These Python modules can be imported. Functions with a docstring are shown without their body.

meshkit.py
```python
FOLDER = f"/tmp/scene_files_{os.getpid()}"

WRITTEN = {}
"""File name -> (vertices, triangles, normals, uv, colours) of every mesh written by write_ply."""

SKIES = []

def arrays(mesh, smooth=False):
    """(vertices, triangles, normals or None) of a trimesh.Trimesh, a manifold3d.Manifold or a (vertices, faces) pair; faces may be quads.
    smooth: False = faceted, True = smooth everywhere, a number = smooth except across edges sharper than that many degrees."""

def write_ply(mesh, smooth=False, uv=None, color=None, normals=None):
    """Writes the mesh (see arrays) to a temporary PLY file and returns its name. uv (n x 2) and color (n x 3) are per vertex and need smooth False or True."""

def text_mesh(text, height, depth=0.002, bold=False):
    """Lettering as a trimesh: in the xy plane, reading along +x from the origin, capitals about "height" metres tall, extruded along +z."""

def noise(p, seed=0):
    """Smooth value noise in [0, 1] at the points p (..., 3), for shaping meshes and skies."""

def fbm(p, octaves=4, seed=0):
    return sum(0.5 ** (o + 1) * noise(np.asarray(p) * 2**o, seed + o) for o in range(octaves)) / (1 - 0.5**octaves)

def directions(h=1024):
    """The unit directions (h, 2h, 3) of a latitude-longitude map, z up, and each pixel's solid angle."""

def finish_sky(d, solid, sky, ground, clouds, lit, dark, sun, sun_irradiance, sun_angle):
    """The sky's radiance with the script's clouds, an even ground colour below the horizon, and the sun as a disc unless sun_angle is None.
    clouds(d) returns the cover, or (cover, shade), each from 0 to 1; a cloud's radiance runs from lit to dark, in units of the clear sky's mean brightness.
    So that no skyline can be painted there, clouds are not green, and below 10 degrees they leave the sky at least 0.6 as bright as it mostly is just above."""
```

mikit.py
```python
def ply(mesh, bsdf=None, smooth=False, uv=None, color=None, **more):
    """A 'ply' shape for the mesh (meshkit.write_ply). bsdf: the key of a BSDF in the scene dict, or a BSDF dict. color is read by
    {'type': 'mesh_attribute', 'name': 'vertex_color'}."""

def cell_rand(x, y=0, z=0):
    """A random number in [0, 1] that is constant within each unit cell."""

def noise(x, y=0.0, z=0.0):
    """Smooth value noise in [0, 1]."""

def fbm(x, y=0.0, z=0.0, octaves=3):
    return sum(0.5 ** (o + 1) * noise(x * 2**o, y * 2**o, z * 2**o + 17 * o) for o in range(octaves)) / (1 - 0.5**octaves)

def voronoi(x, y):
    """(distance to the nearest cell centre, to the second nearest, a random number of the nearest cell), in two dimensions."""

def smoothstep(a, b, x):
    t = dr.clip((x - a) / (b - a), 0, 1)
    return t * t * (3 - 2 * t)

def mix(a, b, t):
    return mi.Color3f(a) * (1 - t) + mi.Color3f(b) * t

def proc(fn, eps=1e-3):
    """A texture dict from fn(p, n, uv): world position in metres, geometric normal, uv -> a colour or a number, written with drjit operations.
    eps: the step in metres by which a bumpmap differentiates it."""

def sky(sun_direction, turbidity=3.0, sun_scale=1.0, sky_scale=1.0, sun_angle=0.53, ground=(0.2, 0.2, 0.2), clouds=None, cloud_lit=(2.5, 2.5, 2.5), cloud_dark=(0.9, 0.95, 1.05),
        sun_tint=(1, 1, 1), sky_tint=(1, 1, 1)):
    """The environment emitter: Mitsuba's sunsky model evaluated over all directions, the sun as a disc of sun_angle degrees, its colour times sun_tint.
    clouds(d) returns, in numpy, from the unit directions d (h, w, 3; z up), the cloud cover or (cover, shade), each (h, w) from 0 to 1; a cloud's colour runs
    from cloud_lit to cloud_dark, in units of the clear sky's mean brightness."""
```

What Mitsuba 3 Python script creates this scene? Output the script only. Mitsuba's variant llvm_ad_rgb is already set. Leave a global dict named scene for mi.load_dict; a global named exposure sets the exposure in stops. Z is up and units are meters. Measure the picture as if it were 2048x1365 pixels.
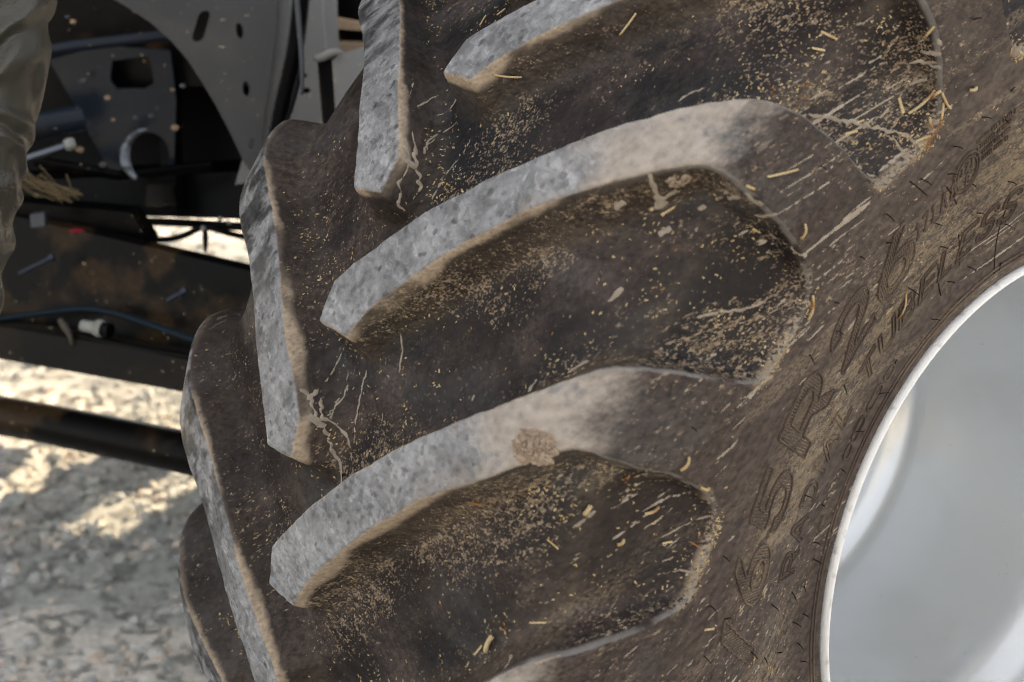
import math, random
import numpy as np
import drjit as dr
import mitsuba as mi
import trimesh
import shapely
from shapely import affinity
from shapely.geometry import Polygon, LineString, box as sbox
from scipy.interpolate import CubicSpline, PchipInterpolator
import meshkit, mikit
from mikit import proc, noise, fbm, voronoi, smoothstep, mix, cell_rand

T = mi.ScalarTransform4f
scene = {'type': 'scene'}
labels = {}

# ------------------------------------------------------------------ camera, light, exposure
R = 0.87                                   # tyre radius over the lugs
ZC = 0.97 * R                              # height of the hub
HUB = np.array([0.0, 0.0, ZC])
AX = np.array([0.5780130, -0.8160276, 0.0])        # wheel axis, towards the near side
UP = np.array([0.0, 0.0, 1.0])
VT = np.cross(AX, UP)                      # forward direction of rolling
CAM = R * np.array([-0.5356452, -2.0832829, 0.8645813]) + HUB
FWD = np.array([0.0, 0.9539297, -0.3000301])
CUP = np.array([0.0, 0.3000301, 0.9539297])
scene['camera'] = {'type': 'thinlens', 'fov': 38.66475, 'fov_axis': 'x', 'near_clip': 0.05, 'far_clip': 300.0,
                   'aperture_radius': 0.0048, 'focus_distance': 1.52,
                   'to_world': T().look_at(origin=CAM.tolist(), target=(CAM + FWD).tolist(), up=[0, 0, 1]),
                   'film': {'type': 'hdrfilm', 'width': 1024, 'height': 682}, 'sampler': {'type': 'independent'}}


def clouds(d):
    c = meshkit.fbm(d * np.array([1.6, 1.6, 3.0]) + 3.1, 3, seed=5)
    return np.clip(0.72 + (c - 0.5) * 0.9, 0.45, 0.95), np.clip((c - 0.5) * 0.7, 0, 0.25)


SUN = np.array([0.42, 0.80, 0.80])
scene['sky'] = mikit.sky(SUN.tolist(), turbidity=3, sun_scale=0.7, sun_tint=(1.0, 0.97, 0.91), sky_tint=(1.10, 1.0, 0.88), ground=(0.24, 0.23, 0.205), clouds=clouds, cloud_lit=(2.0, 1.94, 1.90), cloud_dark=(0.9, 0.92, 0.95))
exposure = 3.4


def at(u, v, z):
    """A point of the place, read off the survey of the photograph: column, row (2048 wide) and distance along the view."""
    f = 2918.797
    return CAM + z * (np.array([(u - 1024) / f, 0, 0]) - (v - 682.5) / f * CUP + FWD)


# ------------------------------------------------------------------ helpers
def numbered(key):
    if key not in scene and key not in labels:
        return key
    i = 1
    while f'{key}_{i:03d}' in scene or f'{key}_{i:03d}' in labels:
        i += 1
    return f'{key}_{i:03d}'


def obj(name, mesh, bsdf, parent=None, smooth=False, label=None, cat=None, group=None, kind=None, **more):
    key = numbered((parent + '__' if parent else '') + name)
    scene[key] = mesh if isinstance(mesh, dict) else mikit.ply(mesh, bsdf, smooth=smooth, **more)
    tag(key, label, cat, group, kind)
    return key


def tag(key, label=None, cat=None, group=None, kind=None):
    e = {k: v for k, v in (('label', label), ('category', cat), ('group', group), ('kind', kind)) if v}
    if e:
        labels[key] = e
    return key


def thing(name, label, cat, group=None):
    key = numbered(name)
    return tag(key, label, cat, group)


def raw_ply(v, f, n, bsdf, uv=None):
    path = meshkit.write_ply(trimesh.Trimesh(v, f, process=False), False, uv, None, normals=n)
    return {'type': 'ply', 'filename': path, 'face_normals': False, 'bsdf': {'type': 'ref', 'id': bsdf}}


def frame(d):
    d = np.asarray(d, float) / np.linalg.norm(d)
    a = np.cross(d, [0, 0, 1.0] if abs(d[2]) < 0.9 else [1.0, 0, 0])
    a /= np.linalg.norm(a)
    return d, a, np.cross(d, a)


def tube(points, radius, sides=10, n=None, caps=True):
    """A round tube through the points; radius a number or a list along it."""
    P = np.asarray(points, float)
    if n:
        t = np.concatenate([[0], np.cumsum(np.linalg.norm(np.diff(P, axis=0), axis=1))])
        P = CubicSpline(t, P)(np.linspace(0, t[-1], n))
    m = len(P)
    rad = np.broadcast_to(np.asarray(radius, float), m) if np.ndim(radius) == 0 or len(radius) == m else np.interp(np.linspace(0, 1, m), np.linspace(0, 1, len(radius)), radius)
    tan = np.gradient(P, axis=0)
    tan /= np.linalg.norm(tan, axis=1, keepdims=True)
    _, a, b = frame(tan[0])
    V = []
    for i in range(m):
        a = a - tan[i] * (a @ tan[i]); a /= np.linalg.norm(a); b = np.cross(tan[i], a)
        g = np.linspace(0, 2 * np.pi, sides, endpoint=False)
        V.append(P[i] + rad[i] * (np.cos(g)[:, None] * a + np.sin(g)[:, None] * b))
    V = np.concatenate(V)
    F = []
    for i in range(m - 1):
        for j in range(sides):
            p, q = i * sides + j, i * sides + (j + 1) % sides
            F += [[p, q, q + sides], [p, q + sides, p + sides]]
    if caps:
        V = np.vstack([V, P[0], P[-1]])
        for j in range(sides):
            F += [[m * sides, (j + 1) % sides, j], [m * sides + 1, (m - 1) * sides + j, (m - 1) * sides + (j + 1) % sides]]
    return trimesh.Trimesh(V, F, process=False)


def hexa(front, back):
    """A block from its four front corners and its four back corners."""
    V = np.vstack([front, back])
    F = [[0, 2, 1], [0, 3, 2], [4, 5, 6], [4, 6, 7], [0, 1, 5], [0, 5, 4], [1, 2, 6], [1, 6, 5], [2, 3, 7], [2, 7, 6], [3, 0, 4], [3, 4, 7]]
    m = trimesh.Trimesh(V, F, process=False)
    m.fix_normals()
    return m


BACK = np.array([0.05, 0.99, 0.0]); BACK /= np.linalg.norm(BACK)


def slab(tl, tr, br, bl, zl, zr, thick=0.1):
    fr = np.array([at(*tl, zl), at(*tr, zr), at(*br, zr), at(*bl, zl)])
    return hexa(fr, fr + BACK * thick)


def plate(px, z, thick=0.012, holes=(), tilt=(0.12, -1.0)):
    """A flat upright steel plate with holes, its outline given where it stands."""
    nrm = np.array([tilt[0], tilt[1], 0.0]); nrm /= np.linalg.norm(nrm)
    c0 = at(px[0][0], px[0][1], z)
    ex = np.cross([0, 0, 1.0], nrm); ey = np.array([0, 0, 1.0])

    def onto(pts):
        out = []
        for u, v in pts:
            d = at(u, v, 1.0) - CAM
            p = CAM + d * (((c0 - CAM) @ nrm) / (d @ nrm))
            out.append(((p - c0) @ ex, (p - c0) @ ey))
        return out
    pg = Polygon(onto(px))
    for h in holes:
        pg = pg.difference(Polygon(onto(h)))
    m = trimesh.util.concatenate([trimesh.creation.extrude_polygon(g, thick, engine='earcut') for g in getattr(pg, 'geoms', [pg])])
    M = np.eye(4); M[:3, 0], M[:3, 1], M[:3, 2] = ex, ey, nrm; M[:3, 3] = c0 - nrm * thick
    m.apply_transform(M)
    return m


def ring_px(u, v, a, b, rot=0.0, n=24):
    t = np.linspace(0, 2 * np.pi, n, endpoint=False)
    c, s = math.cos(rot), math.sin(rot)
    return [(u + a * math.cos(x) * c - b * math.sin(x) * s, v + a * math.cos(x) * s + b * math.sin(x) * c) for x in t]


# ------------------------------------------------------------------ materials
AXf, UPf, VTf = [mi.Vector3f(*map(float, x)) for x in (AX, UP, VT)]
S0 = (0.33 * UP - 0.94 * VT); S0 = S0 / np.linalg.norm(S0)
S1 = np.cross(AX, S0)


def local(p):
    qx, qy, qz = p.x - HUB[0], p.y - HUB[1], p.z - HUB[2]
    return mi.Vector3f(qx * AX[0] + qy * AX[1], qx * S0[0] + qy * S0[1] + qz * S0[2], qx * S1[0] + qy * S1[1] + qz * S1[2])


def tyre_color(p, n, uv):
    L = local(p)
    a, b, c = L.x, L.y, L.z
    r = dr.sqrt(b * b + c * c) / R
    sd, dep = uv.x, uv.y
    big = fbm(a * 5, b * 5, c * 5, 2)
    med = fbm(a * 24 + 7, b * 24, c * 24, 3)
    fin = noise(a * 190, b * 150, c * 190)
    grit = noise(a * 800, b * 560, c * 800)
    grit2 = noise(a * 420 + 9, b * 300, c * 420)
    near = smoothstep(0.0, 0.05, a)
    wall = smoothstep(0.805, 0.735, r) * near
    floor = smoothstep(0.002, 0.012, dep)
    top = smoothstep(0.003, -0.0012, sd + 0.003 * (med - 0.5)) * smoothstep(0.900, 0.955, r + 0.045 * (fbm(a * 9, b * 22, c * 55, 3) - 0.5) + 0.035 * (med - 0.5) + 0.012 * (grit2 - 0.5)) * smoothstep(0.004, 0.0015, dep)
    # bare rubber: near black, purplish brown where a film of dust lies on it
    col = mix(mi.Color3f(0.0062, 0.0066, 0.0082), mi.Color3f(0.0120, 0.0088, 0.0080), smoothstep(0.3, 0.7, fbm(a * 13, b * 9, c * 13, 2)))
    film = 0.04 + 0.52 * smoothstep(0.40, 0.72, fbm(a * 13 + 2, b * 8, c * 17, 4)) * floor * (0.45 + 0.55 * smoothstep(0.84, 0.93, r + dep / R)) + 0.16 * smoothstep(0.45, 0.75, big)
    film = dr.maximum(film, (1 - floor) * (1 - top) * 0.55 * (0.55 + 0.6 * big + 0.3 * med))
    film = dr.maximum(film, wall * (0.86 + 0.5 * (med - 0.5)) * (1 - 0.5 * floor))
    col = mix(col, mix(mi.Color3f(0.0545, 0.0400, 0.0345), mi.Color3f(0.0800, 0.0600, 0.0510), fin), dr.clip(film * (0.30 + 0.75 * fin + 0.95 * smoothstep(0.25, 0.85, 0.5 * grit + 0.5 * grit2) * (1 - 0.55 * wall)), 0, 1))
    slope = smoothstep(0.002, 0.009, dep) * smoothstep(0.0500, 0.041, dep)
    col = mix(col, mix(mi.Color3f(0.044, 0.034, 0.026), mi.Color3f(0.084, 0.066, 0.048), fin), slope * smoothstep(0.90, 0.93, r + dep / R) * dr.clip(0.35 + 1.1 * (fbm(a * 15, b * 9, c * 20, 3) - 0.35), 0, 0.9) * (0.55 + 0.45 * near) * (0.45 + 0.9 * grit2))
    # grey wash in soft patches
    wash = smoothstep(0.52, 0.70, fbm(a * 8 + 2, b * 5, c * 15 + 3, 3)) * (1 - wall) * (1 - top)
    col = mix(col, mi.Color3f(0.058, 0.057, 0.058), wash * 0.32 * (0.4 + 0.9 * fin))
    # crumbs of dried soil and chaff dust
    dens = smoothstep(0.38, 0.68, fbm(a * 11 + 3, b * 8, c * 13, 2))
    dens = dr.clip(dens + 0.45 * smoothstep(0.60, 0.72, fbm(a * 40, b * 28, c * 50 + 3, 2)), 0, 1.25)
    lowedge = floor * smoothstep(0.10, 0.012, sd)
    th = 0.815 - 0.140 * dens - 0.10 * lowedge * near - 0.02 * floor + 0.05 * wall * (1 - dens) + 0.035 * (1 - near)
    fibre = noise(b * 130 + 3 * med, (c + 0.004 * fin) * 640, a * 640 + 7)
    lump_ = noise(a * 150 + 2, b * 110, c * 150)
    crumb = smoothstep(th, th + 0.08, 0.34 * grit + 0.20 * grit2 + 0.30 * fibre + 0.20 * lump_ + 0.03) * (1 - top)
    soil = mix(mi.Color3f(0.15, 0.105, 0.064), mi.Color3f(0.30, 0.235, 0.165), noise(a * 260, b * 260 + 8, c * 260))
    col = mix(col, soil, crumb * (0.16 + 0.42 * dr.minimum(dens, 1) + 0.34 * smoothstep(0.55, 0.75, grit2)))
    smz = smoothstep(0.45, 0.54, r) * smoothstep(0.70, 0.60, r) * near * smoothstep(0.42, 0.60, fbm(a * 6 + 8, b * 4, c * 8, 3))
    col = mix(col, mi.Color3f(0.20, 0.155, 0.10) * (0.6 + 0.7 * fin), smz * 0.75 * smoothstep(0.42, 0.66, 0.42 * grit + 0.33 * grit2 + 0.35 * noise(b * 14, c * 170, a * 120)))
    # splashes drawn out by the turning wheel
    wig = 0.010 * noise(a * 14, b * 16, c * 14) + 0.0015 * med
    s1 = noise(b * 3.6, (c + wig) * 330, a * 200)
    s2 = noise(b * 8 + 5, (c + wig) * 560 + 3, a * 400)
    zone = smoothstep(0.40, 0.62, fbm(a * 6 + 1, b * 4, c * 8 + 4, 2))
    out = smoothstep(0.955, 0.84, r + 0.05 * (big - 0.5))
    t1 = 0.830 - 0.105 * zone
    streak = smoothstep(t1, t1 + 0.055, 0.70 * s1 + 0.30 * s2 + 0.20 * (grit2 - 0.5) + 0.16 * (med - 0.5)) * out * (1 - top)
    col = mix(col, mix(mi.Color3f(0.25, 0.20, 0.145), mi.Color3f(0.36, 0.325, 0.28), fin), streak * 0.85)
    hz = smoothstep(0.58, 0.86, noise(b * 3.0 + 2, (c + wig) * 62, a * 40)) * out * (1 - top)
    col = mix(col, mi.Color3f(0.175, 0.138, 0.096), hz * 0.62 * smoothstep(0.25, 0.75, 0.6 * grit2 + 0.4 * grit))
    # crust along the outer lip of the pockets
    lip = smoothstep(-0.007 - 0.02 * (med - 0.4), -0.001, sd) * smoothstep(0.005, 0.001, sd) * smoothstep(0.790, 0.755, r + 0.06 * (med - 0.5)) * smoothstep(0.70, 0.715, r) * near
    lip = lip * smoothstep(0.46, 0.58, 0.45 * med + 0.42 * grit2 + 0.22 * grit)
    col = mix(col, mi.Color3f(0.27, 0.215, 0.15) * (0.6 + 0.8 * grit), lip * 0.8)
    edge_line = smoothstep(0.0019, 0.0006, dr.abs(sd + 0.0002)) * near * smoothstep(0.975, 0.93, r) * (1 - wall * 0.5)  # pale line along the near shoulder edges
    col = mix(col, mi.Color3f(0.17, 0.162, 0.150), edge_line * (0.5 + 0.5 * med) * smoothstep(0.3, 0.55, fbm(a * 30, b * 30 + 4, c * 30, 2) + 0.1))
    # worn grey lug faces
    w1, w2, wr = voronoi(b * 110 + 2.0 * fin + a * 40, c * 110 + a * 60 + 6 * med)
    tone = 0.135 + 0.085 * wr * smoothstep(0.0, 0.35, w2 - w1) + 0.03 * smoothstep(0.10, 0.0, w2 - w1) + 0.20 * (fbm(a * 45, b * 45, c * 45, 3) - 0.35) + 0.06 * (big - 0.5)
    tone = tone * (0.56 + 0.44 * fin + 0.22 * grit + 0.26 * grit2) * (1 - 0.45 * smoothstep(0.80, 0.88, noise(a * 130, b * 130 + 4, c * 130)))
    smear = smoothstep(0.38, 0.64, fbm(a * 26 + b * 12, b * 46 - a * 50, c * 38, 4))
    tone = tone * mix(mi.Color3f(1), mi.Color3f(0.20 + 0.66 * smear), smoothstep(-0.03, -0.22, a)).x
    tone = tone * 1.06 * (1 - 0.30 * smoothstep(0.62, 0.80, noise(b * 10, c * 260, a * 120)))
    grey = mi.Color3f(tone * 0.985, tone * 1.0, tone * 1.03)
    outer = smoothstep(0.20, 0.31, a + 0.12 * (med - 0.5)) * smoothstep(0.30, 0.55, med + 0.15 + 0.2 * (fin - 0.5))
    grey = mix(grey, mi.Color3f(0.315, 0.272, 0.230) * (0.66 + 0.45 * fin + 0.2 * grit), outer * 0.85)
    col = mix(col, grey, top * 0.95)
    # pale dried mud caught on the flanks just under the lug edges
    w = 0.0022 + 0.011 * smoothstep(0.42, 0.75, fbm(a * 10 + 5, b * 10, c * 10, 2)) * smoothstep(0.30, 0.12, dr.abs(a)) + 0.006 * smoothstep(0.14, 0.02, dr.abs(a)) + 0.013 * (med - 0.5)
    band = smoothstep(0.0005, 0.0022, dep + 0.001 * (fin - 0.5)) * smoothstep(w + 0.006, w - 0.002, dep + 0.004 * (grit2 - 0.5) + 0.004 * (fin - 0.5)) * smoothstep(0.90, 0.94, r + dep / R)
    col = mix(col, mi.Color3f(0.33, 0.262, 0.19) * (0.62 + 0.6 * grit2), band * (0.92 - 0.75 * smoothstep(0.20, 0.33, dr.abs(a))) * (0.18 + 0.82 * smoothstep(0.36, 0.54, fbm(a * 13 + 11, b * 13, c * 13, 3) + 0.10 * smoothstep(0.14, 0.04, dr.abs(a)))))
    return col


def tyre_rough(p, n, uv):
    L = local(p)
    m = fbm(L.x * 30, L.y * 30, L.z * 30, 2)
    return dr.clip(0.32 + 0.40 * m, 0.3, 0.9)


def tyre_bump(p, n, uv):
    L = local(p)
    return fbm(L.x * 140, L.y * 140, L.z * 140, 3)


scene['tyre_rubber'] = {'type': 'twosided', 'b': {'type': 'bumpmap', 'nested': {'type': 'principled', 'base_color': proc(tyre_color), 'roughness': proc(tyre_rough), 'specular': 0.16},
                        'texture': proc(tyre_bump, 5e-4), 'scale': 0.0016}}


def letter_color(p, n, uv):
    L = local(p)
    m = fbm(L.x * 16, L.y * 16, L.z * 16, 3)
    f = noise(L.x * 300, L.y * 300, L.z * 300)
    return mix(mix(mi.Color3f(0.058, 0.044, 0.037), mi.Color3f(0.080, 0.061, 0.051), f), mi.Color3f(0.21, 0.165, 0.115), smoothstep(0.40, 0.75, m) * (0.25 + 0.75 * f) * 0.75)


def metal_dirt(base, dirt, rust, k=14.0, lo=0.5, hi=0.75):
    def fn(p, n, uv):
        m = fbm(p.x * k, p.y * k, p.z * k, 4)
        s = noise(p.x * 150, p.y * 150, p.z * 150)
        q = fbm(p.x * k * 0.6 + 5, p.y * k * 0.6, p.z * k * 0.6, 3)
        c = mix(mi.Color3f(*base) * (0.8 + 0.4 * q), mi.Color3f(*dirt), smoothstep(lo, hi, m) * (0.5 + 0.5 * s))
        c = mix(c, mi.Color3f(*rust), smoothstep(0.62, 0.8, q) * smoothstep(0.4, 0.7, m) * 0.8)
        return mix(c, mi.Color3f(0.35, 0.30, 0.2), smoothstep(0.90, 0.96, s) * smoothstep(0.45, 0.6, m))
    return fn


def mat(key, color, rough=0.5, metallic=0.0, spec=0.07, **kw):
    c = color if isinstance(color, dict) else {'type': 'rgb', 'value': list(color)}
    scene[key] = {'type': 'twosided', 'b': {'type': 'principled', 'base_color': c, 'roughness': rough, 'metallic': metallic, 'specular': spec, **kw}}


mat('letter_rubber', proc(letter_color), 0.6)
mat('spew_rubber', (0.018, 0.014, 0.012), 0.6)


def rim_color(p, n, uv):
    m = fbm(p.x * 9, p.y * 9, p.z * 9, 3)
    s = noise(p.x * 260, p.y * 260, p.z * 260)
    return mix(mi.Color3f(0.60, 0.62, 0.635), mi.Color3f(0.56, 0.575, 0.585), smoothstep(0.4, 0.7, m)) * (1 - 0.5 * smoothstep(0.955, 0.985, s))


mat('silver_paint', proc(rim_color), 0.27, 0.55, 0.5)


def flange_color(p, n, uv):
    m = fbm(p.x * 70, p.y * 70, p.z * 70, 3)
    return mix(mi.Color3f(0.74, 0.74, 0.73), mi.Color3f(0.34, 0.29, 0.24), smoothstep(0.60, 0.84, m) * 0.6)


mat('flange_paint', proc(flange_color), 0.42, 0.1, 0.5)
mat('grey_steel', proc(metal_dirt((0.0300, 0.0335, 0.0395), (0.042, 0.043, 0.043), (0.09, 0.06, 0.04), 9, 0.5, 0.8)), 0.34, 0.0, 0.35)
mat('light_grey_steel', proc(metal_dirt((0.170, 0.173, 0.173), (0.18, 0.17, 0.155), (0.12, 0.09, 0.06), 8, 0.55, 0.85)), 0.5)
mat('dark_steel', proc(metal_dirt((0.0012, 0.0013, 0.0015), (0.010, 0.008, 0.005), (0.045, 0.022, 0.009), 13, 0.56, 0.82)), 0.30)
mat('blue_black_steel', proc(metal_dirt((0.0095, 0.0140, 0.0215), (0.020, 0.020, 0.020), (0.04, 0.024, 0.015), 16, 0.60, 0.86)), 0.24, 0.0, 0.14)
mat('mud_steel', proc(metal_dirt((0.0016, 0.0015, 0.0014), (0.030, 0.018, 0.008), (0.060, 0.032, 0.013), 10, 0.50, 0.66)), 0.34, 0.0, 0.06)
mat('olive_steel', proc(metal_dirt((0.0080, 0.0075, 0.0065), (0.017, 0.0135, 0.0095), (0.04, 0.024, 0.013), 9, 0.5, 0.75)), 0.55)
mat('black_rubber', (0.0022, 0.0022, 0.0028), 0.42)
mat('blue_hose_rubber', (0.006, 0.012, 0.018), 0.45)
mat('white_metal', proc(metal_dirt((0.21, 0.22, 0.205), (0.12, 0.11, 0.085), (0.3, 0.25, 0.16), 40, 0.5, 0.8)), 0.4)
mat('chrome', (0.11, 0.12, 0.14), 0.30, 0.9)
mat('dusty_straw', (0.105, 0.078, 0.045), 0.8)
mat('dull_metal', (0.06, 0.052, 0.042), 0.6)
mat('worn_metal', proc(metal_dirt((0.16, 0.18, 0.21), (0.015, 0.015, 0.016), (0.12, 0.07, 0.04), 60, 0.38, 0.58)), 0.4, 0.3)
mat('ochre', (0.20, 0.135, 0.045), 0.6)
mat('red_plastic', (0.16, 0.012, 0.025), 0.5)
mat('teal_paint', (0.075, 0.105, 0.10), 0.5)
mat('rust_tan', proc(metal_dirt((0.20, 0.15, 0.10), (0.28, 0.20, 0.13), (0.35, 0.14, 0.03), 20, 0.4, 0.7)), 0.7)
mat('bolt_steel', (0.035, 0.042, 0.055), 0.4, 0.6)


def straw_color(p, n, uv):
    k = noise(p.x * 90, p.y * 90, p.z * 90)
    return mix(mix(mi.Color3f(0.36, 0.25, 0.11), mi.Color3f(0.46, 0.38, 0.24), k), mi.Color3f(0.24, 0.115, 0.045), smoothstep(0.62, 0.85, noise(p.x * 70 + 3, p.y * 70, p.z * 70)))


mat('straw', proc(straw_color), 0.6)


def mud_color(p, n, uv):
    return mix(mi.Color3f(0.15, 0.105, 0.075), mi.Color3f(0.36, 0.29, 0.22), fbm(p.x * 260, p.y * 260, p.z * 260, 3))


mat('dried_mud', proc(mud_color), 0.9, 0, 0.2)


def pale_mud_color(p, n, uv):
    return mix(mi.Color3f(0.15, 0.122, 0.092), mi.Color3f(0.31, 0.27, 0.22), fbm(p.x * 160, p.y * 160, p.z * 160, 3))


mat('pale_mud', proc(pale_mud_color), 0.9, 0, 0.2)


def leather_color(p, n, uv):
    f = fbm(p.x * 14, p.y * 14, p.z * 14, 3)
    return mix(mi.Color3f(0.027, 0.0255, 0.0200), mi.Color3f(0.046, 0.043, 0.0345), f)


def leather_bump(p, n, uv):
    return noise(p.x * 700, p.y * 700, p.z * 700)


scene['leather'] = {'type': 'twosided', 'b': {'type': 'bumpmap', 'nested': {'type': 'principled', 'base_color': proc(leather_color), 'roughness': 0.34, 'specular': 0.5},
                    'texture': proc(leather_bump, 4e-4), 'scale': 0.0010}}


def ground_color(p, n, uv):
    m = fbm(p.x * 2.2, p.y * 3.0, 0, 3)
    k = fbm(p.x * 30, p.y * 36, 2, 4)
    g = noise(p.x * 120, p.y * 120, p.z * 120)
    c = mix(mi.Color3f(0.38, 0.385, 0.36), mi.Color3f(0.62, 0.575, 0.515), smoothstep(0.36, 0.62, m))
    c = mix(c, mi.Color3f(0.17, 0.175, 0.163), smoothstep(0.47, 0.66, k) * 0.85)
    return c * (0.72 + 0.5 * g)


mat('gravel_ground', proc(ground_color), 0.95, 0, 0.2)


def pebble_color(p, n, uv):
    k = noise(p.x * 28, p.y * 28, p.z * 28)
    m = noise(p.x * 45 + 4, p.y * 45, p.z * 10)
    return mix(mix(mi.Color3f(0.20, 0.21, 0.195), mi.Color3f(0.62, 0.62, 0.585), k), mi.Color3f(0.60, 0.52, 0.44), smoothstep(0.55, 0.8, m))


mat('pebble', proc(pebble_color), 0.9, 0, 0.25)

# ------------------------------------------------------------------ the ground
rng = np.random.default_rng(11)
gx = np.concatenate([[-60, -30, -15, -8], np.linspace(-4, 2.5, 210), [5, 10, 20, 40, 60]])
gy = np.concatenate([[-60, -30, -10, -4], np.linspace(-0.8, 7.0, 240), [9, 14, 25, 45, 80]])
GX, GY = np.meshgrid(gx, gy, indexing='ij')


def ground_z(x, y):
    p = np.stack([x, y, 0 * x], -1)
    lump = 0.065 * (meshkit.fbm(p * 2.6, 3, seed=3) - 0.5) + 0.055 * (meshkit.fbm(p * np.array([9, 14, 9]), 3, seed=4) - 0.5)
    rut = 0.02 * np.sin(4.6 * (0.35 * x + y) + 2.5 * meshkit.noise(p * 1.3, 8))
    near = np.clip(1.4 - np.hypot(x, y - 3) / 9.0, 0, 1)
    return (lump + rut) * near - 0.045 * np.exp(-(x**2 + y**2) / 0.5)


GZ = ground_z(GX, GY)
nx_, ny_ = len(gx), len(gy)
idx = np.arange(nx_ * ny_).reshape(nx_, ny_)
quad = np.stack([idx[:-1, :-1], idx[1:, :-1], idx[1:, 1:], idx[:-1, 1:]], -1).reshape(-1, 4)
obj('ground', (np.stack([GX, GY, GZ], -1).reshape(-1, 3), quad), 'gravel_ground', smooth=True, label='pale dusty gravel ground behind and below the tyre', kind='structure')

ico = trimesh.creation.icosphere(subdivisions=1)
peb_v, peb_f = [], []
for i in range(12000):
    x = rng.uniform(-3.2, 0.9); y = rng.uniform(0.2, 5.5)
    if i % 2:
        x = rng.uniform(-1.9, 0.1); y = rng.uniform(0.4, 2.8)
    s = 0.0045 + 0.012 * rng.random() ** 3 + (0.013 if rng.random() < 0.03 else 0)
    if meshkit.noise(np.array([[x * 3.2, y * 4.2, 0.3]]), 2)[0] < 0.40 and rng.random() < 0.75:
        continue
    v = ico.vertices * rng.uniform(0.75, 1.3, 3) * s * (1 + 0.22 * rng.standard_normal((len(ico.vertices), 1)))
    g = rng.uniform(0, 6.28); cg, sg = math.cos(g), math.sin(g)
    v = v @ np.array([[cg, sg, 0], [-sg, cg, 0], [0, 0, 0.75]])
    peb_v.append(v + [x, y, ground_z(np.array([x]), np.array([y]))[0] + 0.2 * s]); peb_f.append(ico.faces + 42 * len(peb_f))
obj('gravel', trimesh.Trimesh(np.vstack(peb_v), np.vstack(peb_f), process=False), 'pebble', smooth=40, label='loose grey and tan stones scattered over the dusty ground', cat='gravel', kind='stuff')

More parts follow.
